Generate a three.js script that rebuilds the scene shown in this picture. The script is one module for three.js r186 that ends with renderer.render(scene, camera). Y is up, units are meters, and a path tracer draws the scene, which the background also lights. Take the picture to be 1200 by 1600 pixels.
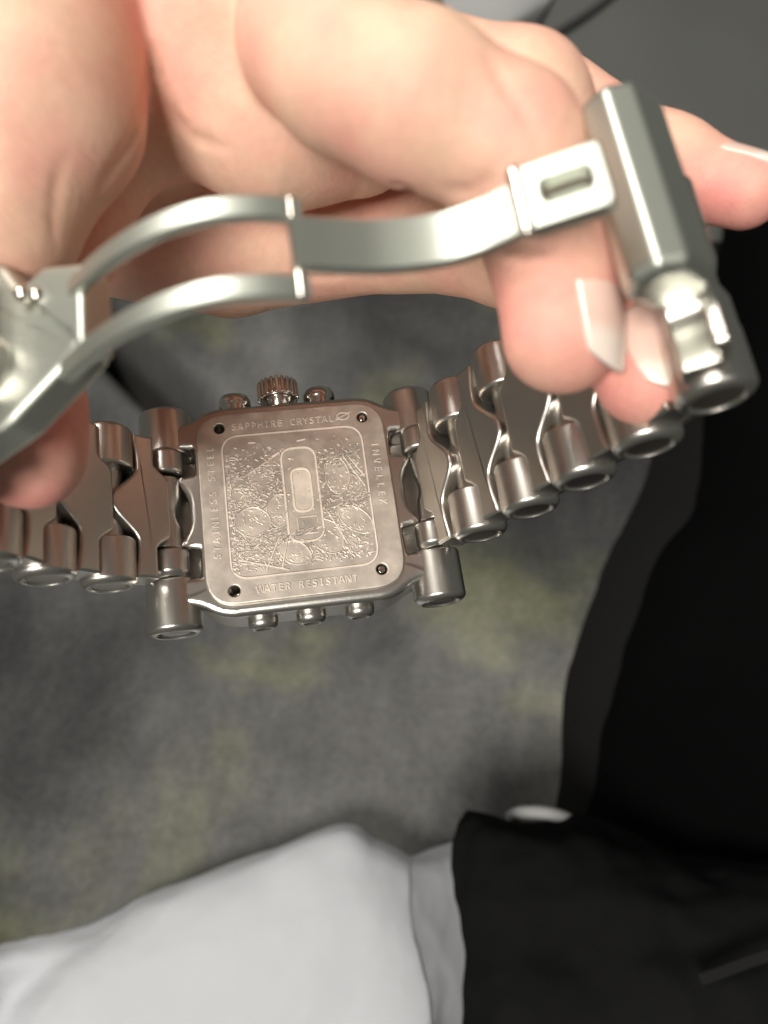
import * as THREE from 'three';
import { RoundedBoxGeometry } from 'three/addons/geometries/RoundedBoxGeometry.js';
import { mergeGeometries } from 'three/addons/utils/BufferGeometryUtils.js';
import { ImprovedNoise } from 'three/addons/math/ImprovedNoise.js';
import { RectAreaLightUniformsLib } from 'three/addons/lights/RectAreaLightUniformsLib.js';

// ---------------------------------------------------------------- camera, light, exposure
const FOV = 69.4, PITCH = 60 * Math.PI / 180, SEAT_Y = 0.45;
const scene = new THREE.Scene();
const camera = new THREE.PerspectiveCamera(FOV, 0.75, 0.005, 20);
camera.position.set(0, SEAT_Y + 0.30, 0);
camera.rotation.set(-PITCH, 0, 0);
camera.updateMatrixWorld(true);
camera.focus = 0.126; camera.userData.fStop = 13;
const renderer = new THREE.WebGLRenderer({ antialias: true });
renderer.setSize(768, 1024);
renderer.toneMapping = THREE.LinearToneMapping;
renderer.toneMappingExposure = 0.57;
renderer.shadowMap.enabled = true;
scene.background = new THREE.Color().setRGB(0.20, 0.205, 0.185);   // the rest of the dim room
RectAreaLightUniformsLib.init();

const LAMP_COLOR = new THREE.Color().setRGB(1.0, 0.955, 0.88);
const LAMPS = [ // position, what it points at, size, intensity
  { p: [-0.85, 2.3, -0.75], to: [-0.85, 0, -0.75], s: 0.7, i: 40, name: 'ceiling_lamp', label: 'square glowing panel on the ceiling in front of the sofa' },
  { p: [-0.26, 1.36, 0.50], to: [0, 0.68, -0.1], s: 0.34, i: 52, name: 'added_fill_lamp', label: 'added fill lamp with a square glowing head on a stand beside the sitter' },  // added to brighten the hand and palm from the viewer side
];

// ---------------------------------------------------------------- helpers
const F = 800 / Math.tan(FOV * Math.PI / 360);
const V = (x, y, z) => new THREE.Vector3(x, y, z);
const CAMQ = camera.quaternion.clone(), CAMP = camera.position.clone();
// a point given in millimetres in front of the eye -> world metres
const toWorld = (v) => v.clone().multiplyScalar(0.001).applyQuaternion(CAMQ).add(CAMP);
// a place in the photograph (1200 x 1600) at a distance in mm
const at = (u, v, d) => V((u - 600) / F * d, (800 - v) / F * d, -d);
const noise3 = new ImprovedNoise();
const fbm = (x, y, z, o = 4) => { let a = 0.5, s = 0; for (let i = 0; i < o; i++) { s += a * noise3.noise(x, y, z); x *= 2.03; y *= 2.03; z *= 2.03; a *= 0.5; } return s; };
let seed = 7; const rnd = () => ((seed = (seed * 1664525 + 1013904223) >>> 0) / 4294967296);
const sm = (a, b, x) => { const t = Math.min(1, Math.max(0, (x - a) / (b - a))); return t * t * (3 - 2 * t); };
const used = {};
function numbered(n) { used[n] = (used[n] ?? -1) + 1; return used[n] ? n + '_' + String(used[n]).padStart(3, '0') : n; }
function part(name, geo, mat, parent) {
  const m = new THREE.Mesh(geo, mat); m.name = name; m.castShadow = m.receiveShadow = true; parent.add(m); return m;
}
function thing(name, label, category, pos = V(0, 0, 0), group) {
  const g = new THREE.Group(); g.name = numbered(name); g.position.copy(pos); g.userData = { label, category };
  if (group) g.userData.group = group; scene.add(g); return g;
}
const rgb = (r, g, b) => new THREE.Color().setRGB(r, g, b);
const mm = (g) => { g.scale(0.001, 0.001, 0.001); return g; };
function dataTex(w, h, f, srgb = false) {
  const d = new Uint8Array(w * h * 4);
  for (let y = 0; y < h; y++) for (let x = 0; x < w; x++) { const c = f(x, y), k = (y * w + x) * 4; d[k] = c[0]; d[k + 1] = c[1]; d[k + 2] = c[2]; d[k + 3] = 255; }
  const t = new THREE.DataTexture(d, w, h); t.wrapS = t.wrapT = THREE.RepeatWrapping; t.magFilter = THREE.LinearFilter; t.minFilter = THREE.LinearFilter;
  if (srgb) t.colorSpace = THREE.SRGBColorSpace; t.needsUpdate = true; return t;
}
// uv in metres from the thing's own axes, by the way each face points
function uvBox(g, k = 1) {
  const p = g.attributes.position, n = g.attributes.normal, uv = new Float32Array(p.count * 2);
  for (let i = 0; i < p.count; i++) {
    const ax = Math.abs(n.getX(i)), ay = Math.abs(n.getY(i)), az = Math.abs(n.getZ(i));
    let a, b; if (az >= ax && az >= ay) { a = p.getX(i); b = p.getY(i); } else if (ax >= ay) { a = p.getZ(i); b = p.getY(i); } else { a = p.getX(i); b = p.getZ(i); }
    uv[2 * i] = a * k; uv[2 * i + 1] = b * k;
  }
  g.setAttribute('uv', new THREE.BufferAttribute(uv, 2)); return g;
}

// ---------------------------------------------------------------- materials
const brushTex = (() => { // brushing runs along v
  const n = 256, col = [...Array(n)].map(() => rnd());
  return dataTex(n, n, (x, y) => { const v = 255 * (0.6 * col[x] + 0.4 * (0.5 + noise3.noise(x * 0.9, y * 0.03, 3.3))); const c = Math.max(0, Math.min(255, v)); return [c, c, c]; });
})();
brushTex.repeat.set(140, 60);
const steel = new THREE.MeshPhysicalMaterial({ name: 'brushed_steel', color: rgb(0.58, 0.555, 0.515), metalness: 1, roughness: 0.31, bumpMap: brushTex, bumpScale: 0.000006 });
const polished = new THREE.MeshPhysicalMaterial({ name: 'polished_steel', color: rgb(0.66, 0.62, 0.57), metalness: 1, roughness: 0.17, bumpMap: brushTex, bumpScale: 0.000002 });
const claspSteel = new THREE.MeshPhysicalMaterial({ name: 'clasp_steel', color: rgb(0.54, 0.56, 0.50), metalness: 1, roughness: 0.43, bumpMap: brushTex, bumpScale: 0.000003 });
const darkSteel = new THREE.MeshPhysicalMaterial({ name: 'screw_steel', color: rgb(0.34, 0.31, 0.28), metalness: 1, roughness: 0.35 });
const crystalMat = new THREE.MeshPhysicalMaterial({ name: 'watch_dial', color: rgb(0.03, 0.03, 0.035), roughness: 0.1 });

// engraved print of the case back
const [engrave, etched, reliefTone] = (() => {
  const W = 1024, cv = document.createElement('canvas'); cv.width = cv.height = W; const c = cv.getContext('2d');
  c.fillStyle = '#6c6c6c'; c.fillRect(0, 0, W, W);
  const S = W / 36, X = (x) => W / 2 + x * S, Y = (y) => W / 2 - y * S; // millimetres from the middle
  c.lineCap = 'round'; c.lineJoin = 'round';
  const rr = (x, y, w, h, r) => { c.beginPath(); c.moveTo(X(x + r), Y(y)); c.lineTo(X(x + w - r), Y(y)); c.quadraticCurveTo(X(x + w), Y(y), X(x + w), Y(y - r)); c.lineTo(X(x + w), Y(y - h + r)); c.quadraticCurveTo(X(x + w), Y(y - h), X(x + w - r), Y(y - h)); c.lineTo(X(x + r), Y(y - h)); c.quadraticCurveTo(X(x), Y(y - h), X(x), Y(y - h + r)); c.lineTo(X(x), Y(y - r)); c.quadraticCurveTo(X(x), Y(y), X(x + r), Y(y)); c.closePath(); };
  // inner panel
  c.strokeStyle = '#e8e8e8'; c.lineWidth = 0.34 * S; rr(-12.4, 12.9, 24.8, 26, 3.2); c.stroke();
  // texture of small stippled marks over the left half
  for (let i = 0; i < 1500; i++) {
    const x = -11.8 + 23.6 * Math.pow(rnd(), 1.5), y = 9.6 - 21.5 * rnd(); if (y > 7 && rnd() < 0.6) continue;
    const g = 110 + 130 * rnd() | 0; c.strokeStyle = `rgb(${g},${g},${g})`; c.lineWidth = (0.1 + 0.2 * rnd()) * S;
    c.beginPath(); c.moveTo(X(x), Y(y)); c.lineTo(X(x + 0.9 * (rnd() - .5)), Y(y + 0.7 * (rnd() - .5))); c.stroke();
  }
  const leaf = (x, y, rx, ry, a) => { c.save(); c.translate(X(x), Y(y)); c.rotate(a); c.beginPath(); for (let i = 0; i <= 40; i++) { const t = i / 40 * Math.PI * 2, k = 1 + 0.12 * Math.cos(t * 2); const px = Math.cos(t) * rx * S * k, py = Math.sin(t) * ry * S; i ? c.lineTo(px, py) : c.moveTo(px, py); } c.closePath(); c.fillStyle = '#8e8e8e'; c.fill(); c.strokeStyle = '#b8b8b8'; c.lineWidth = 0.2 * S; c.stroke(); c.restore(); };
  leaf(7.2, 3.6, 1.9, 3.4, 0.05); leaf(4.2, -7.3, 2.3, 3.4, -0.45); leaf(9.4, -4.8, 1.8, 3.6, -0.85); leaf(-3.4, -1.8, 2.0, 3.0, 0.15); leaf(-1.6, -9.6, 2.6, 2.0, 0.5); leaf(-8.2, -3.4, 2.7, 2.7, 0);
  // arch and capsule
  c.fillStyle = '#888888'; rr(-2.3, 9.6, 6.0, 17.4, 2.3); c.fill(); c.strokeStyle = '#f0f0f0'; c.lineWidth = 0.4 * S; c.stroke();
  c.fillStyle = '#b4b4b4'; rr(-0.9, 5.6, 3.3, 8.0, 1.5); c.fill(); c.stroke();
  c.fillStyle = '#606060'; rr(-0.6, -3.4, 3.4, 3.0, 0.3); c.fill(); c.strokeStyle = '#c8c8c8'; c.lineWidth = 0.22 * S; c.stroke();
  // rough bands
  const band = (x0, y0, x1, y1, n, w) => { for (let i = 0; i < n; i++) { const t = rnd(), x = x0 + (x1 - x0) * t, y = y0 + (y1 - y0) * t + (rnd() - .5) * w; const g = rnd() < 0.5 ? 225 : 70; c.strokeStyle = `rgb(${g},${g},${g})`; c.lineWidth = 0.2 * S; c.beginPath(); c.moveTo(X(x), Y(y)); c.lineTo(X(x + 0.9 * rnd()), Y(y + 0.35 * rnd())); c.stroke(); } };
  band(-11.5, -8.4, 3, -5.6, 70, 0.9); band(4, -3.2, 12, -0.6, 60, 1.1); band(6, 6.6, 12, 7.6, 40, 1.0); band(4.4, 7.4, 8, 5.4, 26, 0.8);
  for (const [a, b, d, e] of [[8.6, 7.2, 11.8, 1.2], [9.6, 7.0, 12.0, 3.0], [-4, -6.6, -6.6, -12], [-2.6, -6.9, -4, -12], [4.8, -3.0, 7.4, -8.8], [-11, -9.8, -3, -12.4], [-9, 5, -3, 8.6]]) { c.strokeStyle = '#d8d8d8'; c.lineWidth = 0.26 * S; c.beginPath(); c.moveTo(X(a), Y(b)); c.lineTo(X(d), Y(e)); c.stroke(); }
  c.strokeStyle = '#f4f4f4'; c.lineWidth = 0.34 * S; for (const [a, b, d, e] of [[-7.6, 11.4, -6.6, 11.3], [-4.4, 10.2, -3.9, 10.0], [0.9, 10.9, 2.2, 11.1], [-4, 8.2, -2.6, 9.0]]) { c.beginPath(); c.moveTo(X(a), Y(b)); c.lineTo(X(d), Y(e)); c.stroke(); }
  for (let i = 0; i < 900; i++) { const x = -11.8 + 23.6 * rnd(), y = 11.5 - 23.4 * rnd(), g = 120 + 110 * rnd() | 0; if (y > 6.5 && rnd() < 0.75 || (x > -2 && x < 3.6 && y > -7.5 && rnd() < 0.8)) continue; c.strokeStyle = `rgba(${g},${g},${g},0.6)`; c.lineWidth = (0.12 + 0.2 * rnd()) * S; c.beginPath(); c.moveTo(X(x), Y(y)); c.lineTo(X(x + 0.8 * (rnd() - .5)), Y(y + 0.8 * (rnd() - .5))); c.stroke(); }
  // lettering round the border
  c.textAlign = 'center'; c.textBaseline = 'middle'; c.fillStyle = '#b8b8b8'; c.font = `bold ${Math.round(1.75 * S)}px sans-serif`;
  const word = (t, x, y, a, w) => { c.save(); c.translate(X(x), Y(y)); c.rotate(a); const n = t.length; for (let i = 0; i < n; i++) c.fillText(t[i], ((i + .5) / n - .5) * w * S, 0); c.restore(); };
  word('SAPPHIRE CRYSTAL', -1.3, 14.7, 0, 18.5);
  word('INVELLEX', 14.6, 3.4, Math.PI / 2, 12.5);
  word('STAINLESS STEEL', -14.4, 1.0, -Math.PI / 2, 21);
  word('WATER RESISTANT', 0, -15.2, 0, 17);
  c.strokeStyle = '#e0e0e0'; c.lineWidth = 0.25 * S; c.beginPath(); c.ellipse(X(9.6), Y(15.0), 1.1 * S, 0.7 * S, 0, 0, 7); c.stroke(); c.beginPath(); c.moveTo(X(8.3), Y(14.4)); c.lineTo(X(11), Y(15.7)); c.stroke();
  const img = c.getImageData(0, 0, W, W).data, hgt = new Float32Array(W * W);
  for (let i = 0; i < W * W; i++) hgt[i] = img[i * 4];
  const grain = (x, y) => 10 * (rnd() - .5);
  const bump = dataTex(W, W, (x, y) => { const v = Math.max(0, Math.min(255, hgt[(W - 1 - y) * W + x] + grain())); return [v, v, v]; });
  const rough = dataTex(W, W, (x, y) => { const v = 122 + 40 * fbm(x * 0.008, y * 0.008, 9.1, 3) + 0.42 * Math.abs(hgt[(W - 1 - y) * W + x] - 108) + 26 * rnd(); return [v, v, v]; });
  const tone = dataTex(W, W, (x, y) => { const h = (hgt[(W - 1 - y) * W + x] - 108) / 120, p = fbm(x * 0.011, y * 0.011, 4.4, 4), v = Math.max(0, Math.min(255, 218 + 38 * h + 46 * p + 16 * (rnd() - .5))); return [v, v * 0.985, v * 0.965]; }, true);  // colour darker where the relief is low, paler where raised, with random blotches
  return [bump, rough, tone];
})();
const casebackMat = new THREE.MeshPhysicalMaterial({ name: 'engraved_case_back', color: rgb(0.95, 0.895, 0.825), metalness: 1, roughness: 0.95, roughnessMap: etched, map: reliefTone, bumpMap: engrave, bumpScale: 0.0003 });

// ---------------------------------------------------------------- ceiling lamp (out of frame; its light and its mirror image are seen), and an added fill lamp
for (const L of LAMPS) {
  const stand = L.name === 'added_fill_lamp', g = thing(L.name, L.label, 'lamp', V(L.p[0], stand ? 0 : L.p[1], L.p[2])), head = new THREE.Group();
  const glow = new THREE.MeshStandardMaterial({ name: 'lamp_diffuser', color: rgb(0.8, 0.8, 0.8), emissive: LAMP_COLOR, emissiveIntensity: 3.0, roughness: 0.6 }), frameMat = new THREE.MeshStandardMaterial({ name: 'lamp_frame', color: rgb(0.6, 0.6, 0.6), roughness: 0.5 });
  head.name = 'lamp_head'; head.position.y = stand ? L.p[1] : 0; g.add(head);
  head.quaternion.setFromUnitVectors(V(0, -1, 0), V(...L.to).sub(V(...L.p)).normalize());
  part('frame', new RoundedBoxGeometry(L.s + 0.06, 0.05, L.s + 0.06, 3, 0.01), frameMat, head).position.y = 0.04;
  part('diffuser', new RoundedBoxGeometry(L.s, 0.02, L.s, 3, 0.006), glow, head);
  const l = new THREE.RectAreaLight(LAMP_COLOR, L.i, L.s, L.s); l.name = 'lamp_light';
  l.position.set(0, -0.016, 0); l.rotation.x = -Math.PI / 2; head.add(l);
  if (stand) { const d = V(...L.to).sub(V(...L.p)).normalize(), back = [-d.x * 0.08, -d.z * 0.08]; const pole = new THREE.CylinderGeometry(0.012, 0.012, L.p[1] + 0.04, 16); pole.translate(back[0], (L.p[1] + 0.04) / 2, back[1]); part('pole', pole, frameMat, g); const bs = lathe([[0.001, 0.03], [0.12, 0.025], [0.14, 0.01], [0.14, 0], [0.001, 0]]); bs.translate(back[0], 0, back[1]); part('base', bs, frameMat, g); }
}

// ---------------------------------------------------------------- sofa
const sofaTex = (() => { // one sheet over the whole seat, 1.5 m across
  const n = 1400;
  return dataTex(n, n, (x, y) => {
    const u = x / n * 1.5, v = y / n * 1.5, wx = 0.03 * noise3.noise(u * 9, v * 9, 4), wy = 0.03 * noise3.noise(u * 9, v * 9, 14);
    const a = fbm((u + wx) * 10, (v + wy) * 10, 1.7, 5), b = fbm((u + wy) * 11 + 5, (v + wx) * 11, 8.1, 4), f = noise3.noise(x * 0.37, y * 0.37, 2.2) * 0.6 + (rnd() - .5) * 0.5;
    const nap = noise3.noise(u * 160 + v * 30, v * 22, 6.1); const k = 0.5 + 1.25 * a + 0.2 * f + 0.07 * nap, ol = sm(0.0, 0.26, b);
    return [62 + 70 * (k - 0.5) + 20 * ol, 62 + 69 * (k - 0.5) + 21 * ol, 62 + 66 * (k - 0.5) + 5 * ol].map((q) => Math.max(28, Math.min(190, q)));
  }, true);
})();
const sofaMat = new THREE.MeshPhysicalMaterial({ name: 'mottled_grey_suede', map: sofaTex, roughness: 0.95, sheen: 0.08, sheenColor: rgb(0.5, 0.5, 0.45), sheenRoughness: 0.7 });
const sofa = thing('sofa', 'mottled grey suede sofa with seat cushion under the white and black clothes', 'sofa', V(0, 0, -0.3));
{ // seat: a cushion with soft swells and one deep crease
  const nx = 260, nz = 260, x0 = -0.75, x1 = 0.75, z0 = -0.8, z1 = 0.45, pos = [], uv = [], idx = [];
  const crease = [at(120, 480, 1), at(200, 560, 1), at(250, 610, 1), at(305, 655, 1), at(380, 735, 1)].map((q) => { const w = toWorld(q.multiplyScalar(1000)).sub(CAMP).normalize(); const t = (SEAT_Y - CAMP.y) / w.y; return CAMP.clone().addScaledVector(w, t); });
  const hgt = (x, z) => {
    let h = 0.006 * noise3.noise(x * 5, z * 5, 1.5) + 0.003 * noise3.noise(x * 14, z * 14, 7.7);
    let d = 1; for (let i = 0; i + 1 < crease.length; i++) { const a = crease[i], b = crease[i + 1], dx = b.x - a.x, dz = b.z - a.z; let t = ((x - a.x) * dx + (z - a.z) * dz) / (dx * dx + dz * dz); t = Math.max(0, Math.min(1, t)); d = Math.min(d, Math.hypot(x - a.x - t * dx, z - a.z - t * dz)); }
    h -= 0.085 * Math.exp(-((d / 0.009) ** 2)); h += 0.006 * Math.exp(-(((d - 0.02) / 0.02) ** 2));
    return h;
  };
  // finer cells round the crease
  const warp = (t, c) => t; const gx = [], gz = [];
  const spread = (lo, hi, n, c, dense) => { const a = []; let w = []; for (let i = 0; i < n; i++) { const p = lo + (hi - lo) * (i + .5) / n; w.push(1 / (1 + dense * Math.exp(-(((p - c) / 0.09) ** 2)))); } const s = w.reduce((q, e) => q + e, 0); let p = lo; a.push(p); for (let i = 0; i < n; i++) { p += (hi - lo) * w[i] / s; a.push(p); } return a; };
  const cm = crease[2]; const ax = spread(x0, x1, nx, cm.x, 5), az = spread(z0, z1, nz, cm.z, 5);
  for (let j = 0; j <= nz; j++) for (let i = 0; i <= nx; i++) { const x = ax[i], z = az[j]; pos.push(x, SEAT_Y + hgt(x, z), z + 0.3); uv.push((x - x0) / 1.5, (z - z0) / 1.5); }
  for (let j = 0; j < nz; j++) for (let i = 0; i < nx; i++) { const a = j * (nx + 1) + i, b = a + nx + 1; idx.push(a, b, a + 1, b, b + 1, a + 1); }
  const g = new THREE.BufferGeometry(); g.setAttribute('position', new THREE.Float32BufferAttribute(pos, 3)); g.setAttribute('uv', new THREE.Float32BufferAttribute(uv, 2)); g.setIndex(idx); g.computeVertexNormals();
  part('seat_cushion', g, sofaMat, sofa);
  const base = new RoundedBoxGeometry(1.5, SEAT_Y - 0.08, 1.24, 3, 0.02); base.translate(0, (SEAT_Y - 0.08) / 2, 0.125); part('seat_base', base, new THREE.MeshStandardMaterial({ name: 'sofa_base_fabric', color: rgb(0.07, 0.07, 0.065), roughness: 1 }), sofa);
}
const backMat = new THREE.MeshPhysicalMaterial({ name: 'grey_cushion_fabric', color: rgb(0.075, 0.077, 0.072), roughness: 0.95 });
const paleMat = new THREE.MeshPhysicalMaterial({ name: 'pale_grey_fabric', color: rgb(0.33, 0.33, 0.33), roughness: 0.95 });

// ---------------------------------------------------------------- cloth: a smooth sheet through control points, with thickness
function cr(a, b, c, d, t) { return 0.5 * ((2 * b) + (-a + c) * t + (2 * a - 5 * b + 4 * c - d) * t * t + (-a + 3 * b - 3 * c + d) * t * t * t); }
function sheet(rows, sub, thick, wr, tile) { // rows of [u, v, d]; returns geometry in world metres
  const P = rows.map((r) => r.map((q) => toWorld(at(...q)))), R = P.length, C = P[0].length, nu = (C - 1) * sub, nv = (R - 1) * sub, g0 = [];
  const get = (i, j) => P[Math.max(0, Math.min(R - 1, i))][Math.max(0, Math.min(C - 1, j))];
  for (let a = 0; a <= nv; a++) for (let b = 0; b <= nu; b++) {
    const i = Math.min(R - 2, Math.floor(a / sub)), j = Math.min(C - 2, Math.floor(b / sub)), s = a / sub - i, t = b / sub - j, q = V(0, 0, 0);
    for (const k of ['x', 'y', 'z']) { const l = []; for (let m = -1; m <= 2; m++) l.push(cr(get(i + m, j - 1)[k], get(i + m, j)[k], get(i + m, j + 1)[k], get(i + m, j + 2)[k], t)); q[k] = cr(l[0], l[1], l[2], l[3], s); }
    g0.push(q);
  }
  const pos = [], uv = [], idx = [], w = nu + 1, N = w * (nv + 1);
  let L = 0; for (let b = 0; b < nu; b++) L += g0[b].distanceTo(g0[b + 1]); let H = 0; for (let a = 0; a < nv; a++) H += g0[a * w].distanceTo(g0[(a + 1) * w]);
  const nor = g0.map((q, k) => { const a = Math.floor(k / w), b = k % w; const du = g0[a * w + Math.min(nu, b + 1)].clone().sub(g0[a * w + Math.max(0, b - 1)]), dv = g0[Math.min(nv, a + 1) * w + b].clone().sub(g0[Math.max(0, a - 1) * w + b]); return dv.cross(du).normalize(); });
  for (const side of [1, 0]) g0.forEach((q, k) => { const n = nor[k], e = wr ? wr(q) : 0, o = side ? e : e - thick; pos.push(q.x + n.x * o, q.y + n.y * o, q.z + n.z * o); uv.push((k % w) / nu * L / tile, Math.floor(k / w) / nv * H / tile); });
  for (let a = 0; a < nv; a++) for (let b = 0; b < nu; b++) { const i = a * w + b; idx.push(i, i + w, i + 1, i + w, i + w + 1, i + 1); idx.push(N + i, N + i + 1, N + i + w, N + i + w, N + i + 1, N + i + w + 1); }
  const rim = []; for (let b = 0; b <= nu; b++) rim.push(b); for (let a = 1; a <= nv; a++) rim.push(a * w + nu); for (let b = nu - 1; b >= 0; b--) rim.push(nv * w + b); for (let a = nv - 1; a >= 0; a--) rim.push(a * w);
  for (let k = 0; k + 1 < rim.length; k++) { const i = rim[k], j = rim[k + 1]; idx.push(i, j, N + i, j, N + j, N + i); }
  const g = new THREE.BufferGeometry(); g.setAttribute('position', new THREE.Float32BufferAttribute(pos, 3)); g.setAttribute('uv', new THREE.Float32BufferAttribute(uv, 2)); g.setIndex(idx); g.computeVertexNormals(); return g;
}
function recentre(geo) { geo.computeBoundingBox(); const b = geo.boundingBox, c = V((b.min.x + b.max.x) / 2, b.min.y, (b.min.z + b.max.z) / 2); geo.translate(-c.x, -c.y, -c.z); return c; }
function clothThing(name, label, category, rows, sub, thick, wr, mat, tile, partName) {
  const g = sheet(rows, sub, thick, wr, tile), c = recentre(g), t = thing(name, label, category, c); part(partName, g, mat, t); t.userData.c = undefined; return [t, c];
}
const weave = dataTex(128, 128, (x, y) => { const v = 128 + 60 * Math.sin(x * Math.PI / 4) * Math.sin(y * Math.PI / 4) + 50 * (rnd() - .5); return [v, v, v]; });
const whiteMat = new THREE.MeshPhysicalMaterial({ name: 'white_cotton', color: rgb(0.39, 0.40, 0.425), roughness: 0.95, bumpMap: weave, bumpScale: 0.0001, sheen: 0.2, sheenColor: rgb(1, 1, 1), sheenRoughness: 0.6 });
const blackMat = new THREE.MeshPhysicalMaterial({ name: 'black_cotton', color: rgb(0.009, 0.009, 0.0094), roughness: 1, bumpMap: weave, bumpScale: 0.00015, specularIntensity: 0.06 });
const trouserMat = new THREE.MeshPhysicalMaterial({ name: 'black_twill', color: rgb(0.0024, 0.0024, 0.0025), roughness: 1, bumpMap: weave, bumpScale: 0.0001, specularIntensity: 0.03 });

// back cushions of the sofa, behind the hand
{
  const g1 = sheet([[[655, -90, 590], [720, -90, 575], [800, -90, 565], [860, -90, 575]], [[690, 0, 560], [740, 10, 535], [800, 0, 525], [870, -20, 545]], [[700, 60, 540], [750, 50, 515], [790, 50, 508], [840, 40, 540]], [[700, 110, 560], [750, 110, 555], [790, 100, 550], [830, 90, 560]]], 10, 0.01, null, 0.1);
  const c = recentre(g1); const t = thing('throw_pillow', 'pale grey pillow corner between the hand and the sofa back', 'pillow', c); part('cover', g1, paleMat, t);
  const g2 = sheet([[[820, -120, 590], [960, -120, 585], [1120, -120, 580], [1320, -120, 580]], [[800, 40, 560], [960, -10, 520], [1120, 0, 510], [1320, 20, 510]], [[770, 150, 530], [960, 130, 490], [1120, 140, 480], [1320, 160, 470]], [[780, 300, 470], [960, 300, 455], [1120, 300, 440], [1320, 320, 430]], [[800, 420, 440], [960, 430, 435], [1120, 430, 430], [1320, 440, 425]]], 12, 0.02, (q) => 0.003 * noise3.noise(q.x * 18, q.y * 18, q.z * 18), 0.3);
  const c2 = recentre(g2); const t2 = thing('back_cushion', 'dark grey cushion with stitched seams behind the fingertips', 'cushion', c2); part('cover', g2, backMat, t2);
  for (const pts of [[[836, 72, 534], [880, 44, 522], [930, 12, 514], [985, -30, 517]]]) {
    const cv = new THREE.CatmullRomCurve3(pts.map((q) => toWorld(at(...q)).sub(c2))); part('piping', new THREE.TubeGeometry(cv, 24, 0.0028, 8), new THREE.MeshStandardMaterial({ name: 'cushion_piping', color: rgb(0.04, 0.04, 0.04), roughness: 1 }), t2);
  }
}
// dark cloth behind the wrist
clothThing('dark_blanket', 'black cloth behind the wrist at the far end of the sofa', 'blanket', [[[-200, -150, 480], [40, -160, 480], [300, -160, 480]], [[-200, 0, 430], [40, -20, 430], [300, -40, 440]], [[-200, 160, 420], [40, 150, 420], [300, 130, 430]]], 10, 0.004, (q) => 0.004 * noise3.noise(q.x * 30, q.y * 30, q.z * 30), blackMat, 0.01, 'cloth');
const fold = (k, a) => (q) => a * fbm(q.x * k, q.y * k * 0.6, q.z * k, 3);
// added charcoal sheet, its colour imitates soft shade between grey seat and black trousers
const charcoalMat = new THREE.MeshPhysicalMaterial({ name: 'charcoal_fade', color: rgb(0.0085, 0.0085, 0.0083), roughness: 1, bumpMap: weave, bumpScale: 0.0002, specularIntensity: 0.1 });
clothThing('charcoal_fade_sheet', 'added charcoal sheet imitating the soft shade along the black trouser leg', 'blanket',
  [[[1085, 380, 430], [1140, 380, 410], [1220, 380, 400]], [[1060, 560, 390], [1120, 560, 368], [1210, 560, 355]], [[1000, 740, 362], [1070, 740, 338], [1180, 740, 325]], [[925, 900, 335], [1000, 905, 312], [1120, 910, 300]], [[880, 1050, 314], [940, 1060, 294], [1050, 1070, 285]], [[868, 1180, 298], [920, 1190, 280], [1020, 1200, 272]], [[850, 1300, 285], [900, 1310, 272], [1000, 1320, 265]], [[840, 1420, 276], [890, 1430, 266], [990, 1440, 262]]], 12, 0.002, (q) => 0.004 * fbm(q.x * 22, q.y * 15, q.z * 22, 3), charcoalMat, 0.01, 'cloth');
// black trousers on the right
clothThing('black_trousers', 'black trouser leg lying along the sofa beside the grey seat', 'trousers',
  [[[1130, 330, 412], [1200, 330, 370], [1330, 330, 350], [1500, 330, 345]],
   [[1110, 520, 378], [1190, 520, 340], [1330, 520, 320], [1500, 520, 310]],
   [[1060, 740, 350], [1150, 740, 310], [1300, 740, 285], [1500, 740, 280]],
   [[985, 900, 325], [1080, 910, 290], [1250, 920, 268], [1500, 920, 262]],
   [[925, 1060, 303], [1020, 1080, 272], [1230, 1080, 250], [1500, 1080, 245]],
   [[895, 1200, 288], [990, 1220, 262], [1200, 1230, 240], [1500, 1230, 235]],
   [[880, 1330, 278], [980, 1360, 258], [1200, 1380, 240], [1500, 1380, 235]],
   [[860, 1480, 270], [980, 1500, 255], [1200, 1520, 245], [1500, 1520, 240]]], 14, 0.003, fold(18, 0.006), trouserMat, 0.012, 'trouser_leg');
// white shirt at the bottom
const [shirt, shirtC] = clothThing('white_shirt', 'white cotton shirt bunched on the sofa with a sharp fold ridge', 'shirt',
  [[[-60, 1478, 262], [60, 1462, 262], [170, 1432, 263], [235, 1398, 266], [400, 1336, 270], [535, 1286, 272], [590, 1310, 272], [640, 1338, 270], [650, 1336, 271], [715, 1312, 276], [790, 1300, 278]],
   [[-60, 1500, 246], [40, 1500, 252], [160, 1462, 250], [240, 1420, 250], [400, 1356, 253], [530, 1304, 255], [588, 1328, 253], [636, 1352, 251], [647, 1352, 253], [715, 1350, 262], [790, 1350, 268]],
   [[-60, 1545, 240], [20, 1552, 251], [110, 1520, 241], [240, 1490, 238], [400, 1450, 238], [520, 1430, 238], [585, 1430, 237], [638, 1440, 238], [650, 1440, 240], [722, 1440, 252], [790, 1440, 260]],
   [[-60, 1640, 234], [0, 1620, 244], [80, 1600, 232], [240, 1590, 229], [400, 1570, 229], [520, 1560, 229], [600, 1560, 228], [664, 1560, 229], [676, 1560, 231], [738, 1560, 244], [790, 1560, 250]],
   [[-60, 1760, 222], [0, 1760, 230], [80, 1760, 219], [240, 1760, 217], [400, 1760, 217], [520, 1760, 217], [600, 1760, 216], [672, 1760, 217], [684, 1760, 219], [748, 1760, 244], [790, 1760, 246]]],
  14, 0.0012, (q) => 0.0022 * fbm(q.x * 34, q.y * 34, q.z * 34, 4), whiteMat, 0.006, 'cloth');
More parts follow.
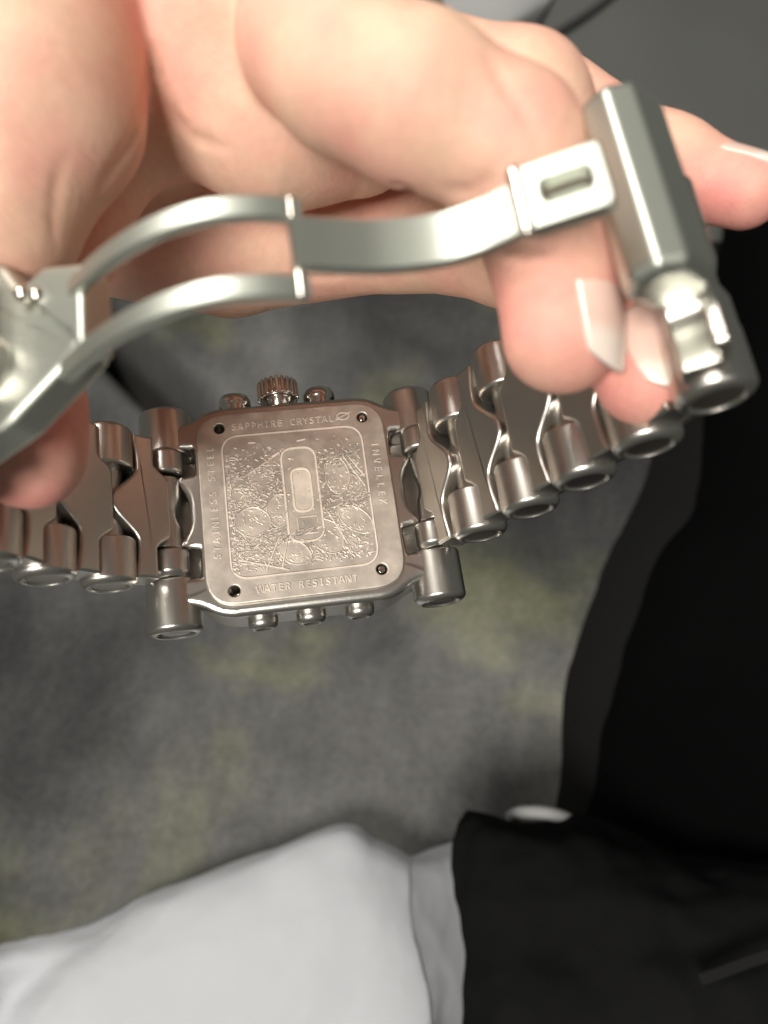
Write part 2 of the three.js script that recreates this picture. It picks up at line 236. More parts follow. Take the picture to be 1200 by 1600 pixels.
// black jacket at the bottom right
const jw = fold(34, 0.009);
const [jacket, jacketC] = clothThing('black_jacket', 'black jacket with a zip lying over the white shirt', 'jacket',
  [[[722, 1276, 252], [740, 1262, 250], [830, 1276, 247], [920, 1280, 245], [1060, 1330, 240], [1320, 1350, 238]],
   [[712, 1300, 244], [760, 1296, 232], [850, 1310, 226], [960, 1330, 224], [1100, 1350, 222], [1320, 1370, 222]],
   [[704, 1400, 236], [770, 1400, 220], [870, 1400, 214], [980, 1400, 212], [1120, 1410, 210], [1320, 1420, 210]],
   [[728, 1500, 230], [790, 1495, 214], [880, 1490, 210], [1000, 1480, 206], [1130, 1480, 203], [1320, 1480, 202]],
   [[712, 1600, 222], [790, 1590, 206], [890, 1570, 202], [1010, 1555, 198], [1130, 1550, 196], [1320, 1550, 196]],
   [[705, 1740, 210], [800, 1740, 196], [900, 1740, 192], [1010, 1740, 190], [1130, 1740, 188], [1320, 1740, 188]]],
  14, 0.0022, jw, blackMat, 0.008, 'fabric');
{
  const zipMat = new THREE.MeshStandardMaterial({ name: 'zip_nylon', color: rgb(0.004, 0.004, 0.004), roughness: 0.9 });
  const zp = [[1096, 1530, 193], [1130, 1518, 193], [1170, 1503, 194], [1240, 1480, 195]];
  const cv = new THREE.CatmullRomCurve3(zp.map((q) => toWorld(at(...q)).sub(jacketC)));
  const teeth = []; const n = 44; const up = V(0, 1, 0);
  for (let i = 0; i < n; i++) { const p = cv.getPointAt(i / (n - 1)), t = cv.getTangentAt(i / (n - 1)); const b = new RoundedBoxGeometry(0.0004, 0.0008, 0.0026, 2, 0.00018); const m = new THREE.Matrix4().makeBasis(t, up.clone().addScaledVector(t, -t.dot(up)).normalize(), t.clone().cross(up).normalize()); m.setPosition(p); b.applyMatrix4(m); teeth.push(b); }
  const z = part('zip_teeth', mergeGeometries(teeth), zipMat, jacket); z.userData.kind = 'stuff';
}
{ // white cord end peeping out above the jacket
  const a = at(815, 1270, 243), b = at(882, 1278, 242), c = toWorld(a.clone().add(b).multiplyScalar(0.5));
  const cv = new THREE.CatmullRomCurve3([toWorld(at(800, 1276, 250)), toWorld(a), toWorld(at(850, 1270, 240)), toWorld(b), toWorld(at(900, 1290, 248))].map((q) => q.sub(c)));
  const t = thing('white_drawstring', 'short white drawstring end lying on the black jacket edge', 'drawstring', c);
  part('cord', new THREE.TubeGeometry(cv, 30, 0.0022, 10), paleMat, t);
}

// ---------------------------------------------------------------- the watch
const MQ = new THREE.Quaternion().setFromRotationMatrix(new THREE.Matrix4().makeRotationZ(8.5 * Math.PI / 180).multiply(new THREE.Matrix4().makeRotationX(-18 * Math.PI / 180)).multiply(new THREE.Matrix4().makeRotationY(8 * Math.PI / 180)));
const watchC = at(467, 781, 129);
const watch = thing('wristwatch', 'square steel wristwatch with engraved case back, wavy link bracelet and open folding clasp', 'watch', toWorld(watchC));
watch.quaternion.copy(CAMQ).multiply(MQ);
// smooth the bevels and keep the large faces flat: corner normals averaged by area within a crease angle
function weighted(g, ang) {
  const p = g.attributes.position, n = p.count / 3, fn = [], ar = [], at_ = new Map(), A = V(), Bv = V(), C = V(), co = Math.cos(ang);
  const key = (i) => Math.round(p.getX(i) * 500) + ',' + Math.round(p.getY(i) * 500) + ',' + Math.round(p.getZ(i) * 500);
  for (let f = 0; f < n; f++) { A.fromBufferAttribute(p, 3 * f); Bv.fromBufferAttribute(p, 3 * f + 1).sub(A); C.fromBufferAttribute(p, 3 * f + 2).sub(A); const q = Bv.clone().cross(C), l = q.length(); fn.push(q.divideScalar(l || 1)); ar.push(l); for (let k = 0; k < 3; k++) { const h = key(3 * f + k); if (!at_.has(h)) at_.set(h, []); at_.get(h).push(f); } }
  const nor = new Float32Array(p.count * 3);
  for (let i = 0; i < p.count; i++) { const f = Math.floor(i / 3), q = V(0, 0, 0); for (const e of at_.get(key(i))) if (fn[e].dot(fn[f]) > co) q.addScaledVector(fn[e], ar[e] * ar[e] + 1e-9); q.normalize(); nor.set([q.x, q.y, q.z], 3 * i); }
  g.setAttribute('normal', new THREE.BufferAttribute(nor, 3)); return g;
}
function extr(shape, depth, bevel, seg = 3, curve = 10) { const g = new THREE.ExtrudeGeometry(shape, { depth: depth - 2 * bevel, bevelEnabled: bevel > 0, bevelThickness: bevel, bevelSize: bevel, bevelOffset: -bevel, bevelSegments: seg, curveSegments: curve }); g.translate(0, 0, bevel); return bevel > 0 ? weighted(g, 0.7) : g; }
function poly(pts, r = 0) { // closed outline with rounded corners
  const s = new THREE.Shape(), n = pts.length;
  for (let i = 0; i < n; i++) {
    const p = pts[i], a = pts[(i + n - 1) % n], b = pts[(i + 1) % n], rr = p[2] ?? r;
    const da = Math.hypot(a[0] - p[0], a[1] - p[1]), db = Math.hypot(b[0] - p[0], b[1] - p[1]), k = Math.min(rr, da * 0.48, db * 0.48);
    const A = [p[0] + (a[0] - p[0]) / da * k, p[1] + (a[1] - p[1]) / da * k], B = [p[0] + (b[0] - p[0]) / db * k, p[1] + (b[1] - p[1]) / db * k];
    if (i) s.lineTo(...A); else s.moveTo(...A); if (k > 0) s.quadraticCurveTo(p[0], p[1], ...B);
  }
  s.closePath(); return s;
}
const rrect = (w, h, r) => poly([[-w / 2, -h / 2], [w / 2, -h / 2], [w / 2, h / 2], [-w / 2, h / 2]], r);
function lathe(prof, seg = 36) { return new THREE.LatheGeometry(prof.map(([r, y]) => new THREE.Vector2(r, y)), seg); }
// barrel along y, from y0 to y1; the end towards `out` carries a recessed ring
function barrel(r, y0, y1, ring = 0.9) {
  const e = 0.55, p = [[0.001, y0], [r - e, y0], [r - 0.16, y0 + 0.16], [r, y0 + e], [r, y1 - e - 0.5], [r - 0.16, y1 - 0.66], [r - 0.5, y1 - 0.3], [r - ring, y1], [r - ring - 0.35, y1 - 0.1], [r - ring - 0.4, y1 - 0.7], [0.001, y1 - 0.7]];
  return lathe(p, 40);
}
const flipY = (g) => { g.rotateX(Math.PI); return g; };
// case
{
  const half = [[14.2, 19.2, 3], [18.6, 16.4, 2], [22.4, 16.2, 0.3], [22.4, 11.6, 0.3], [17.6, 11.6, 0.4], [17.4, 7.0, 0.4], [21.0, 6.4, 0.8], [18.9, 2.6, 1.2]];
  const right = [...half, ...half.slice().reverse().map(([x, y, r]) => [x, -y, r])], out = [...right, ...right.slice().reverse().map(([x, y, r]) => [-x, y, r])].reverse();
  const SCREWS = [[-12.6, 14.6], [-12.2, -15.0], [12.6, -14.2], [13.0, 14.4]], drill = (sh, r) => { for (const [x, y] of SCREWS) { const h = new THREE.Path(); h.absarc(x, y, r, 0, Math.PI * 2, true); sh.holes.push(h); } return sh; };
  const g = extr(drill(poly(out), 1.1), 10.5, 1.15, 5, 8); g.translate(0, 0, -10.5);
  part('case', uvBox(mm(g)), steel, watch);
  for (const sx of [-1, 1]) for (const sy of [-1, 1]) {
    const b = barrel(4.6, 0, 9.2, 1.1); b.translate(0, 11.2, 0); if (sy < 0) flipY(b); b.translate(sx * 22.6, 0, -3.7);
    const lug = part('lug', uvBox(mm(b)), steel, watch);
    const s = lathe([[0.001, 0], [2.0, 0], [2.3, 0.12], [2.45, -0.3], [2.45, -0.9], [0.001, -0.9]], 28); s.translate(0, 19.95, 0); if (sy < 0) flipY(s); s.translate(sx * 22.6, 0, -3.7);
    part('screw', mm(s), darkSteel, lug);
  }
  for (const sx of [-1, 1]) { const m = extr(rrect(6.2, 22.6, 0.6), 4.6, 0.3); m.translate(sx * 20.2, 0, -10.3); part('case_end', uvBox(mm(m)), steel, watch); }
  // bezel and dial on the far side
  const bz = extr(rrect(34, 37, 6), 3, 0.8); bz.translate(0, 0, -13.4); part('bezel', uvBox(mm(bz)), polished, watch);
  const dl = extr(rrect(27, 30, 4), 0.8, 0.2); dl.translate(0, 0, -14.0); part('crystal', mm(dl), crystalMat, watch);
  // case back plate with its groove
  const cb = extr(drill(rrect(33.4, 34.6, 5.4), 0.95), 1.1, 0.22, 3, 14); cb.translate(0, 0, -0.35); mm(cb);
  { const p = cb.attributes.position, uv = new Float32Array(p.count * 2); for (let i = 0; i < p.count; i++) { uv[2 * i] = p.getX(i) / 0.036 + 0.5; uv[2 * i + 1] = p.getY(i) / 0.036 + 0.5; } cb.setAttribute('uv', new THREE.BufferAttribute(uv, 2)); }
  const plate = part('case_back', cb, casebackMat, watch);
  const gr = extr(drill(rrect(34.1, 35.3, 5.7), 1.0), 0.3, 0); gr.translate(0, 0, -0.27); part('gasket', uvBox(mm(gr)), steel, watch);
  for (const [x, y] of SCREWS) { const deep = x < 0 ? 4.5 : 0.2, r = lathe([[0.001, 0.1], [0.5, 0.12], [0.62, 0.02], [0.66, -0.6], [0.001, -0.6]], 20); r.rotateX(Math.PI / 2); r.translate(x, y, 0.5 - deep); part('screw', mm(r), polished, plate); }
  // crown and pushers along the upper side
  const cp = []; { const N = 22; for (let i = 0; i < N; i++) { const b = new RoundedBoxGeometry(0.62, 3.4, 0.62, 2, 0.22); b.translate(0, 0, 3.55); b.rotateY(i / N * Math.PI * 2); cp.push(b); } }
  cp.push(lathe([[0.001, 1.9], [2.2, 1.9], [3.1, 1.5], [3.5, 0.9], [3.5, -1.6], [3.2, -1.9], [2.6, -2.0], [2.2, -5], [0.001, -5]], 36).toNonIndexed());
  const crown = mergeGeometries(cp); crown.translate(-1.6, 23.4, -4.2); part('crown', uvBox(mm(crown)), polished, watch);
  for (const x of [-9.8, 6.0]) { const p = lathe([[0.001, 1.6], [1.7, 1.6], [2.6, 1.3], [2.95, 0.6], [2.95, -0.5], [2.4, -0.8], [2.2, -5], [0.001, -5]], 32); p.translate(x, 21.6, -4.6); part('pusher', uvBox(mm(p)), polished, watch); }
  for (const x of [-8.2, 0, 8.4]) {
    const p = lathe([[0.001, 2.2], [1.25, 2.2], [1.35, 2.75], [1.75, 2.75], [2.4, 2.3], [2.55, 1.6], [2.55, -2], [0.001, -2]], 32); p.rotateX(Math.PI); p.translate(x, -18.3, -4.6); part('side_stud', uvBox(mm(p)), steel, watch);
  }
}
// bracelet links
const plateShape = (() => { const s = new THREE.Shape(), N = 48, H = 12.4; const near = (y) => -4.1 + 2.6 * sm(4.8, 7.4, Math.abs(y)), far = (y) => { const a = Math.abs(y); return 1.7 + 4.4 * (1 - sm(0.3, 6.6, a)) + 0.6 * sm(8, 12.4, a); };
  for (let i = 0; i <= N; i++) { const y = -H + 2 * H * i / N; i ? s.lineTo(far(y), y) : s.moveTo(far(y), y); } for (let i = N; i >= 0; i--) { const y = -H + 2 * H * i / N; s.lineTo(near(y), y); } s.closePath(); return s; })();
const plateGeo = (() => { const g = extr(plateShape, 4.4, 0.6, 4, 4); g.translate(0, 0, -2.7); return uvBox(mm(g)); })();
const barrelGeo = [1, -1].map((sy) => { const b = barrel(4.3, 6.0, 13.6, 1.0); if (sy < 0) flipY(b); return uvBox(mm(b)); });
const screwGeo = [1, -1].map((sy) => { const parts = []; const s = lathe([[0.001, 0], [2.5, 0], [2.75, -0.15], [2.75, -0.8], [0.001, -0.8]], 28); s.translate(0, 13.3, 0); if (sy < 0) flipY(s); return mm(s); });
const endBarrelGeo = [1, -1].map((sy) => { const b = barrel(3.1, 6.8, 11.5, 0.9); if (sy < 0) flipY(b); return uvBox(mm(b)); });
const outerGeo = (() => { const g = extr(rrect(9.4, 23.6, 1.2), 1.6, 0.4); g.translate(0, 0, -5.2); return uvBox(mm(g)); })();
const hingeGeo = (() => { const g = lathe([[0.001, -6.5], [2.9, -6.5], [3.1, -6.2], [3.1, -2.6], [2.5, -0.8], [2.5, 0.8], [3.1, 2.6], [3.1, 6.2], [2.9, 6.5], [0.001, 6.5]], 26); return uvBox(mm(g)); })();
const joints = {
  right: [[21.4, 0.2], [26.4, 12.6], [31.6, 23.0], [36.0, 33.6], [40.2, 43.6], [42.6, 54.6]],
  left: [[-21.6, 0.6], [-29.6, 7.2], [-36.2, 15.0], [-40.2, 24.6], [-41.4, 35.4], [-37.6, 45.4]],
};
for (const side of ['right', 'left']) {
  const J = joints[side];
  for (let k = 0; k < J.length; k++) {
    const a = V(J[k][0], 0, J[k][1]), last = k === J.length - 1, b = last ? (side === 'right' ? V(37.5, 0, 63.5) : V(-30.5, 0, 52.5)) : V(J[k + 1][0], 0, J[k + 1][1]);
    const s = b.clone().sub(a), len = s.length(); s.normalize(); const y = side === 'right' ? V(0, 1, 0) : V(0, -1, 0), n = s.clone().cross(y).normalize(); // n towards the inside of the loop
    const link = new THREE.Group(); link.name = 'link'; watch.add(link);
    link.position.copy(a.clone().add(b).multiplyScalar(0.0005)); link.quaternion.setFromRotationMatrix(new THREE.Matrix4().makeBasis(s, y, n));
    const pl = part('plate', plateGeo, steel, link); const op = part('outer_plate', outerGeo, steel, link); if (last) op.position.z = 0.0018;
    for (const e of [0, 1]) {
      const br = part('barrel', k ? barrelGeo[e] : endBarrelGeo[e], steel, link); br.position.set(-len / 2000, 0, k ? -0.0015 : -0.0012);
      if (k) { const sc = part('screw', screwGeo[e], darkSteel, link); sc.position.copy(br.position); }
    }
    { const h = part('hinge_bar', hingeGeo, steel, link); h.position.set(-len / 2000, 0, -0.0026); }
  }
}
// folding clasp: a ribbon that follows a curve in the plane of the loop
function ribbon(pts, thick, y0, y1, bev = 0.3) {
  const cv = new THREE.SplineCurve(pts.map((q) => new THREE.Vector2(...q))), n = 40, up = [], dn = [];
  for (let i = 0; i <= n; i++) { const p = cv.getPoint(i / n), t = cv.getTangent(i / n), nx = -t.y, ny = t.x; up.push([p.x + nx * thick / 2, p.y + ny * thick / 2]); dn.push([p.x - nx * thick / 2, p.y - ny * thick / 2]); }
  const s = new THREE.Shape(); up.forEach((q, i) => (i ? s.lineTo(...q) : s.moveTo(...q))); dn.reverse().forEach((q) => s.lineTo(...q)); s.closePath();
  const g = extr(s, y1 - y0, bev, 2); // shape plane is (x, z); extrusion runs along y
  const p = g.attributes.position, nn = g.attributes.normal; // (a, b, c) -> (a, c, b) mirrored, so flip the winding
  for (let i = 0; i < p.count; i++) { const b = p.getY(i), c = p.getZ(i); p.setY(i, c + y0); p.setZ(i, b); const nb = nn.getY(i), nc = nn.getZ(i); nn.setY(i, nc); nn.setZ(i, nb); }
  for (let i = 0; i < p.count; i += 3) for (const at_ of [p, nn, g.attributes.uv]) { const k = at_.itemSize, q = at_.array; for (let j = 0; j < k; j++) { const t = q[(i + 1) * k + j]; q[(i + 1) * k + j] = q[(i + 2) * k + j]; q[(i + 2) * k + j] = t; } }
  return uvBox(mm(g));
}
{
  const forkCurve = [[-22.4, 55.4], [-18.6, 59.6], [-14.6, 63.0], [-10.8, 65.3], [-6.7, 66.7], [-2.7, 66.9], [1.6, 66.3]];
  const fork = part('fork_arm', ribbon(forkCurve, 1.2, 3.1, 5.4), claspSteel, watch); part('fork_arm', ribbon(forkCurve, 1.2, -5.4, -3.1), claspSteel, watch);
  // plate of the other buckle half, in its own plane beside the thumb
  const place = (g, lift) => { const t = V(0.866, 0, 0.5), n = V(-0.5, 0, 0.866), m = new THREE.Matrix4().makeBasis(t, V(0, 1, 0), n); m.setPosition(V(-26, 0, 53.5).addScaledVector(n, lift)); g.applyMatrix4(m); return uvBox(mm(g)); };
  part('buckle_plate', place(extr(poly([[-14, -10], [-3.4, -7.4], [6.2, -2.2], [5.4, 0.6], [-1.2, 7.0], [-5.4, 13.2], [-14, 14.4]], 0.8), 4.4, 0.9, 4), -4.4), claspSteel, watch);
  part('fork_root', place(extr(poly([[-1.2, 6.9], [2.2, 8.2], [7.4, 6.4], [7.6, -2.6], [6.2, -2.8], [4.6, 0.6]], 0.4), 4.2, 0.5, 3), -3.2), claspSteel, watch);
  part('clasp_blade', ribbon([[0.4, 67.2], [4.7, 66.4], [8.9, 66.0], [13.7, 66.4], [17.1, 67.6], [19.6, 69.2], [21.2, 70.4]], 1.3, -2.7, 2.7), claspSteel, watch);
  const pin = lathe([[0.001, -5.4], [0.4, -5.4], [0.5, -5.2], [0.5, 5.2], [0.4, 5.4], [0.001, 5.4]], 20); pin.translate(0.8, 0, 66.6); part('hinge_pin', mm(pin), polished, watch);
  // end plate with a stadium slot
  const s = rrect(7.8, 6.6, 0.8); const hole = new THREE.Path(), hs = poly([[-1.8, -1.3], [2.6, -1.3], [2.6, 1.3], [-1.8, 1.3]], 0.9).getPoints(8).reverse(); hole.setFromPoints(hs); s.holes.push(hole);
  const ep = extr(s, 1.6, 0.25); ep.rotateY(-0.42); ep.translate(24.5, 0.2, 71.2); const pl = part('end_plate', uvBox(mm(ep)), claspSteel, watch);
  const bp = new RoundedBoxGeometry(6.4, 5, 0.8, 2, 0.3); bp.rotateY(-0.42); bp.translate(24.9, 0.2, 70.2); part('release_button', mm(bp), claspSteel, pl);
  const rib = new THREE.CapsuleGeometry(0.7, 6.2, 6, 16); rib.translate(20.6, 0.1, 70.9); part('hinge_pin', mm(rib), polished, watch);
  // buckle bars
  const bar = (cx, cz, yc, L, turn) => { const sh = poly([[-4.6, -1.6], [-2.4, -3.6], [2.4, -3.6], [4.6, -1.6], [4.6, 1.4], [2.2, 3.6], [-2.2, 3.6], [-4.6, 1.4]], 0.5); const g = extr(sh, L, 1.5, 5, 4); g.rotateX(-Math.PI / 2); g.translate(0, -L / 2 + yc, 0); g.rotateY(turn); g.translate(cx, 0, cz); return uvBox(mm(g)); };
  part('buckle_bar', bar(35.6, 65.6, 4.6, 22, 0.55), claspSteel, watch);
  for (const [x, y] of [[-0.6, 6.1], [1.5, 5.0]]) part('stud', place(new THREE.SphereGeometry(0.95, 20, 14).translate(x, y, 0), 0.9), polished, watch);
}

// ---------------------------------------------------------------- the hand: one skin meshed from tapered bones
function roundCone(p, a, b, r1, r2) { // distance to a tapered capsule
  const bax = b.x - a.x, bay = b.y - a.y, baz = b.z - a.z, pax = p[0] - a.x, pay = p[1] - a.y, paz = p[2] - a.z;
  const l2 = bax * bax + bay * bay + baz * baz; let t = (pax * bax + pay * bay + paz * baz) / l2; t = t < 0 ? 0 : t > 1 ? 1 : t;
  const dx = pax - bax * t, dy = pay - bay * t, dz = paz - baz * t; return Math.sqrt(dx * dx + dy * dy + dz * dz) - (r1 + (r2 - r1) * t);
}
const smin = (a, b, k) => { const h = Math.max(k - Math.abs(a - b), 0) / k; return Math.min(a, b) - h * h * k * 0.25; };
const B = (a, r1, b, r2) => ({ a: at(...a), r1, b: at(...b), r2 });
const HAND = {
  palm: [ // wrist, metacarpals, web
    B([-420, 190, 102], 17, [-60, 180, 104], 14.5), B([-60, 180, 104], 14.5, [180, 90, 105], 13.5), B([180, 90, 105], 13.5, [400, 10, 94], 12.5),
    B([-60, 200, 112], 14, [430, 90, 114], 11.5), B([-40, 240, 120], 14, [440, 180, 126], 11), B([-20, 300, 126], 14, [360, 385, 131], 12.2),
    B([200, 90, 104], 13, [430, 185, 100], 10.6), B([430, 185, 100], 10.6, [560, 215, 104], 8),
    B([240, 100, 103], 6, [125, 400, 103], 5),
  ],
  index: [B([500, 60, 84], 9.5, [540, 112, 79], 7.9), B([540, 112, 79], 7.9, [650, 158, 78], 8.0), B([650, 158, 78], 8.0, [795, 232, 79], 7.3), B([795, 232, 79], 7.3, [866, 390, 82], 6.9), B([866, 390, 82], 6.9, [878, 525, 83], 6.5)],
  middle: [B([430, 90, 110], 11, [815, 168, 93], 8.0), B([815, 168, 93], 8.0, [925, 400, 94], 7.0), B([925, 400, 92], 7.0, [1008, 590, 87], 5.8)],
  ring: [B([440, 180, 124], 10.5, [860, 175, 112], 7.5), B([860, 175, 112], 7.5, [1040, 262, 104], 6.2), B([1040, 262, 104], 6.2, [1165, 300, 100], 4.9)],
  pinky: [B([360, 385, 130], 11.5, [640, 365, 124], 9), B([640, 365, 124], 9, [800, 400, 112], 7.2), B([800, 400, 112], 7.2, [880, 430, 104], 6.2)],
  thumb: [B([60, 40, 89], 13.5, [55, 170, 86], 11.6), B([55, 170, 86], 11.6, [0, 320, 86], 9.0), B([0, 320, 86], 9.0, [-45, 470, 91], 8.8), B([-45, 470, 91], 8.8, [30, 640, 91], 7.4), B([30, 640, 91], 7.4, [46, 708, 89], 6.7)],
};
const CREASES = [ // polylines pressed into the skin, [u, v, d], depth, width
  { p: [[108, 225, 80], [90, 280, 79], [82, 340, 79], [84, 410, 79]], h: 0.22, w: 0.8 },
  { p: [[243, 60, 84], [240, 110, 84], [217, 190, 84], [188, 250, 84], [150, 305, 84]], h: 1.1, w: 0.9 },
  { p: [[760, 85, 82], [800, 150, 80], [850, 230, 80]], h: 0.45, w: 0.8 },
  { p: [[610, 285, 90], [640, 300, 90], [645, 330, 90]], h: 0.8, w: 0.8 },
  { p: [[200, 430, 110], [280, 340, 110], [390, 330, 110], [470, 345, 110]], h: 0.9, w: 0.9 },
  { p: [[300, 470, 110], [420, 440, 110], [560, 430, 110]], h: 0.7, w: 0.8 },
  { p: [[255, 160, 90], [300, 215, 90], [360, 235, 90]], h: 0.5, w: 0.9 },
  { p: [[770, 395, 80], [820, 405, 80], [880, 400, 80]], h: 0.4, w: 0.7 },
  { p: [[690, 300, 80], [740, 300, 80], [775, 270, 80]], h: 0.5, w: 0.9 },
].map((c) => ({ ...c, q: c.p.map((e) => at(...e)) }));
function handField(p) {
  let d = 1e9; for (const b of HAND.palm) d = smin(d, roundCone(p, b.a, b.b, b.r1, b.r2), 6);
  for (const f of ['index', 'middle', 'ring', 'pinky', 'thumb']) { let e = 1e9; for (const b of HAND[f]) e = smin(e, roundCone(p, b.a, b.b, b.r1, b.r2), 3); d = smin(d, e, f === 'thumb' ? 1.6 : 1.6); }
  if (d < 4 && d > -6) d += 0.22 * noise3.noise(p[0] * 0.12, p[1] * 0.12, p[2] * 0.12);
  return d;
}
// move each crease point onto the skin along the way towards the bones, so that a groove can be carved there
const marchOnto = (q) => { const dir = q.clone().normalize(); let t = 55; const p = [0, 0, 0]; for (let i = 0; i < 80; i++) { p[0] = dir.x * t; p[1] = dir.y * t; p[2] = dir.z * t; const d = handField(p); if (d < 0.02 || t > 140) break; t += Math.max(0.02, d * 0.8); } return V(...p); };
for (const c of CREASES) c.s = c.q.map(marchOnto);
function skinField(p) {
  let d = handField(p);
  if (d < 3 && d > -4) for (const c of CREASES) { let e = 1e9, w = 0; for (let i = 0; i + 1 < c.s.length; i++) { const A = c.s[i], Q = c.s[i + 1], x = Q.x - A.x, y = Q.y - A.y, z = Q.z - A.z; let t = ((p[0] - A.x) * x + (p[1] - A.y) * y + (p[2] - A.z) * z) / (x * x + y * y + z * z); t = Math.max(0, Math.min(1, t)); const g = Math.hypot(p[0] - A.x - x * t, p[1] - A.y - y * t, p[2] - A.z - z * t); if (g < e) { e = g; w = Math.sin(Math.PI * (i + t) / (c.s.length - 1)); } } if (e < 6) d += c.h * w * Math.exp(-((e / c.w) ** 2)); }
  return d;
}
function surfaceNets(field, lo, hi, cell) {
  const n = [0, 1, 2].map((i) => Math.ceil((hi[i] - lo[i]) / cell) + 1), [nx, ny, nz] = n, val = new Float32Array(nx * ny * nz), id = new Int32Array(nx * ny * nz).fill(-1), p = [0, 0, 0];
  // coarse skip: a cell block far from the skin need not be sampled finely
  const S = 4; const far = (x, y, z) => { p[0] = lo[0] + x * cell; p[1] = lo[1] + y * cell; p[2] = lo[2] + z * cell; return field(p); };
  for (let z = 0; z < nz; z += S) for (let y = 0; y < ny; y += S) for (let x = 0; x < nx; x += S) {
    const c = far(x + S / 2, y + S / 2, z + S / 2), skip = Math.abs(c) > S * cell * 1.8;
    for (let k = z; k < Math.min(nz, z + S); k++) for (let j = y; j < Math.min(ny, y + S); j++) for (let i = x; i < Math.min(nx, x + S); i++) val[(k * ny + j) * nx + i] = skip ? c : far(i, j, k);
  }
  const at3 = (i, j, k) => val[(k * ny + j) * nx + i], pos = [], idx = [];
  for (let k = 0; k < nz - 1; k++) for (let j = 0; j < ny - 1; j++) for (let i = 0; i < nx - 1; i++) {
    let m = 0; for (let c = 0; c < 8; c++) if (at3(i + (c & 1), j + (c >> 1 & 1), k + (c >> 2)) < 0) m |= 1 << c; if (m === 0 || m === 255) continue;
    let sx = 0, sy = 0, sz = 0, q = 0;
    for (let a = 0; a < 8; a++) for (const b of [1, 2, 4]) { if (a & b) continue; const c = a | b; if (((m >> a) & 1) === ((m >> c) & 1)) continue; const va = at3(i + (a & 1), j + (a >> 1 & 1), k + (a >> 2)), vc = at3(i + (c & 1), j + (c >> 1 & 1), k + (c >> 2)), t = va / (va - vc); sx += (a & 1) + (b === 1 ? t : 0); sy += (a >> 1 & 1) + (b === 2 ? t : 0); sz += (a >> 2) + (b === 4 ? t : 0); q++; }
    id[(k * ny + j) * nx + i] = pos.length / 3; pos.push(lo[0] + (i + sx / q) * cell, lo[1] + (j + sy / q) * cell, lo[2] + (k + sz / q) * cell);
  }
  const quad = (a, b, c, d, f) => { if (a < 0 || b < 0 || c < 0 || d < 0) return; f ? idx.push(a, b, c, a, c, d) : idx.push(a, c, b, a, d, c); };
  const I = (i, j, k) => id[(k * ny + j) * nx + i];
  for (let k = 1; k < nz - 1; k++) for (let j = 1; j < ny - 1; j++) for (let i = 1; i < nx - 1; i++) {
    const s = at3(i, j, k) < 0;
    if (s !== at3(i + 1, j, k) < 0) quad(I(i, j - 1, k - 1), I(i, j, k - 1), I(i, j, k), I(i, j - 1, k), s);
    if (s !== at3(i, j + 1, k) < 0) quad(I(i - 1, j, k - 1), I(i - 1, j, k), I(i, j, k), I(i, j, k - 1), s);
    if (s !== at3(i, j, k + 1) < 0) quad(I(i - 1, j - 1, k), I(i, j - 1, k), I(i, j, k), I(i - 1, j, k), s);
  }
  const nor = new Float32Array(pos.length), e = 0.25; for (let v = 0; v < pos.length; v += 3) { const g = [0, 0, 0]; for (let c = 0; c < 3; c++) { const q = [pos[v], pos[v + 1], pos[v + 2]]; q[c] += e; const a = field(q); q[c] -= 2 * e; g[c] = a - field(q); } const l = Math.hypot(...g) || 1; for (let c = 0; c < 3; c++) nor[v + c] = g[c] / l; }
  const g = new THREE.BufferGeometry(); g.setAttribute('position', new THREE.Float32BufferAttribute(pos, 3)); g.setAttribute('normal', new THREE.BufferAttribute(nor, 3)); g.setIndex(idx); return g;
}
const skinGeo = surfaceNets(skinField, [-82, -4, -146], [58, 86, -66], 0.75);
{ // blood close under the skin: pinker at fingertips and knuckle pads, uneven elsewhere
  const p = skinGeo.attributes.position, col = new Float32Array(p.count * 3), tips = [at(878, 512, 85), at(1008, 590, 87), at(46, 708, 89), at(1165, 300, 100)], q = V(0, 0, 0);
  for (let i = 0; i < p.count; i++) {
    q.set(p.getX(i), p.getY(i), p.getZ(i)); let pink = 0; for (const t of tips) pink = Math.max(pink, 1 - sm(5, 17, q.distanceTo(t)));
    const n = fbm(q.x * 0.11, q.y * 0.11, q.z * 0.11, 5), m = Math.max(0, Math.min(1, 0.4 + 1.3 * n)) * 0.7 + 0.6 * pink, f = 1 + 0.08 * noise3.noise(q.x * 0.9, q.y * 0.9, q.z * 0.9);
    col[3 * i] = (0.74 - 0.01 * m) * f; col[3 * i + 1] = (0.48 - 0.165 * m) * f; col[3 * i + 2] = (0.35 - 0.085 * m) * f;
  }
  skinGeo.setAttribute('color', new THREE.BufferAttribute(col, 3));
}
const handC = toWorld(at(300, 200, 100));
function camToLocal(g, c) { g.scale(0.001, 0.001, 0.001); g.applyQuaternion(CAMQ); g.translate(CAMP.x - c.x, CAMP.y - c.y, CAMP.z - c.z); return g; }
const hand = thing('hand', 'bare hand with pale nails pinching the open watch clasp between thumb and fingers', 'hand', handC);
{ // uv for the fine skin lines, from the body's own axes in a slanted plane
  const p = skinGeo.attributes.position, uv = new Float32Array(p.count * 2); for (let i = 0; i < p.count; i++) { uv[2 * i] = (p.getX(i) + 0.7 * p.getZ(i)) / 22; uv[2 * i + 1] = (p.getY(i) - 0.55 * p.getZ(i)) / 22; } skinGeo.setAttribute('uv', new THREE.BufferAttribute(uv, 2));
}
const skinLines = dataTex(512, 512, (x, y) => { const v = 128 + 120 * noise3.noise(x / 8, y / 8, 1.5) * 0.6 + 90 * noise3.noise(x / 4, y / 4, 7.5) * 0.6 + 50 * (rnd() - .5); return [v, v, v]; });
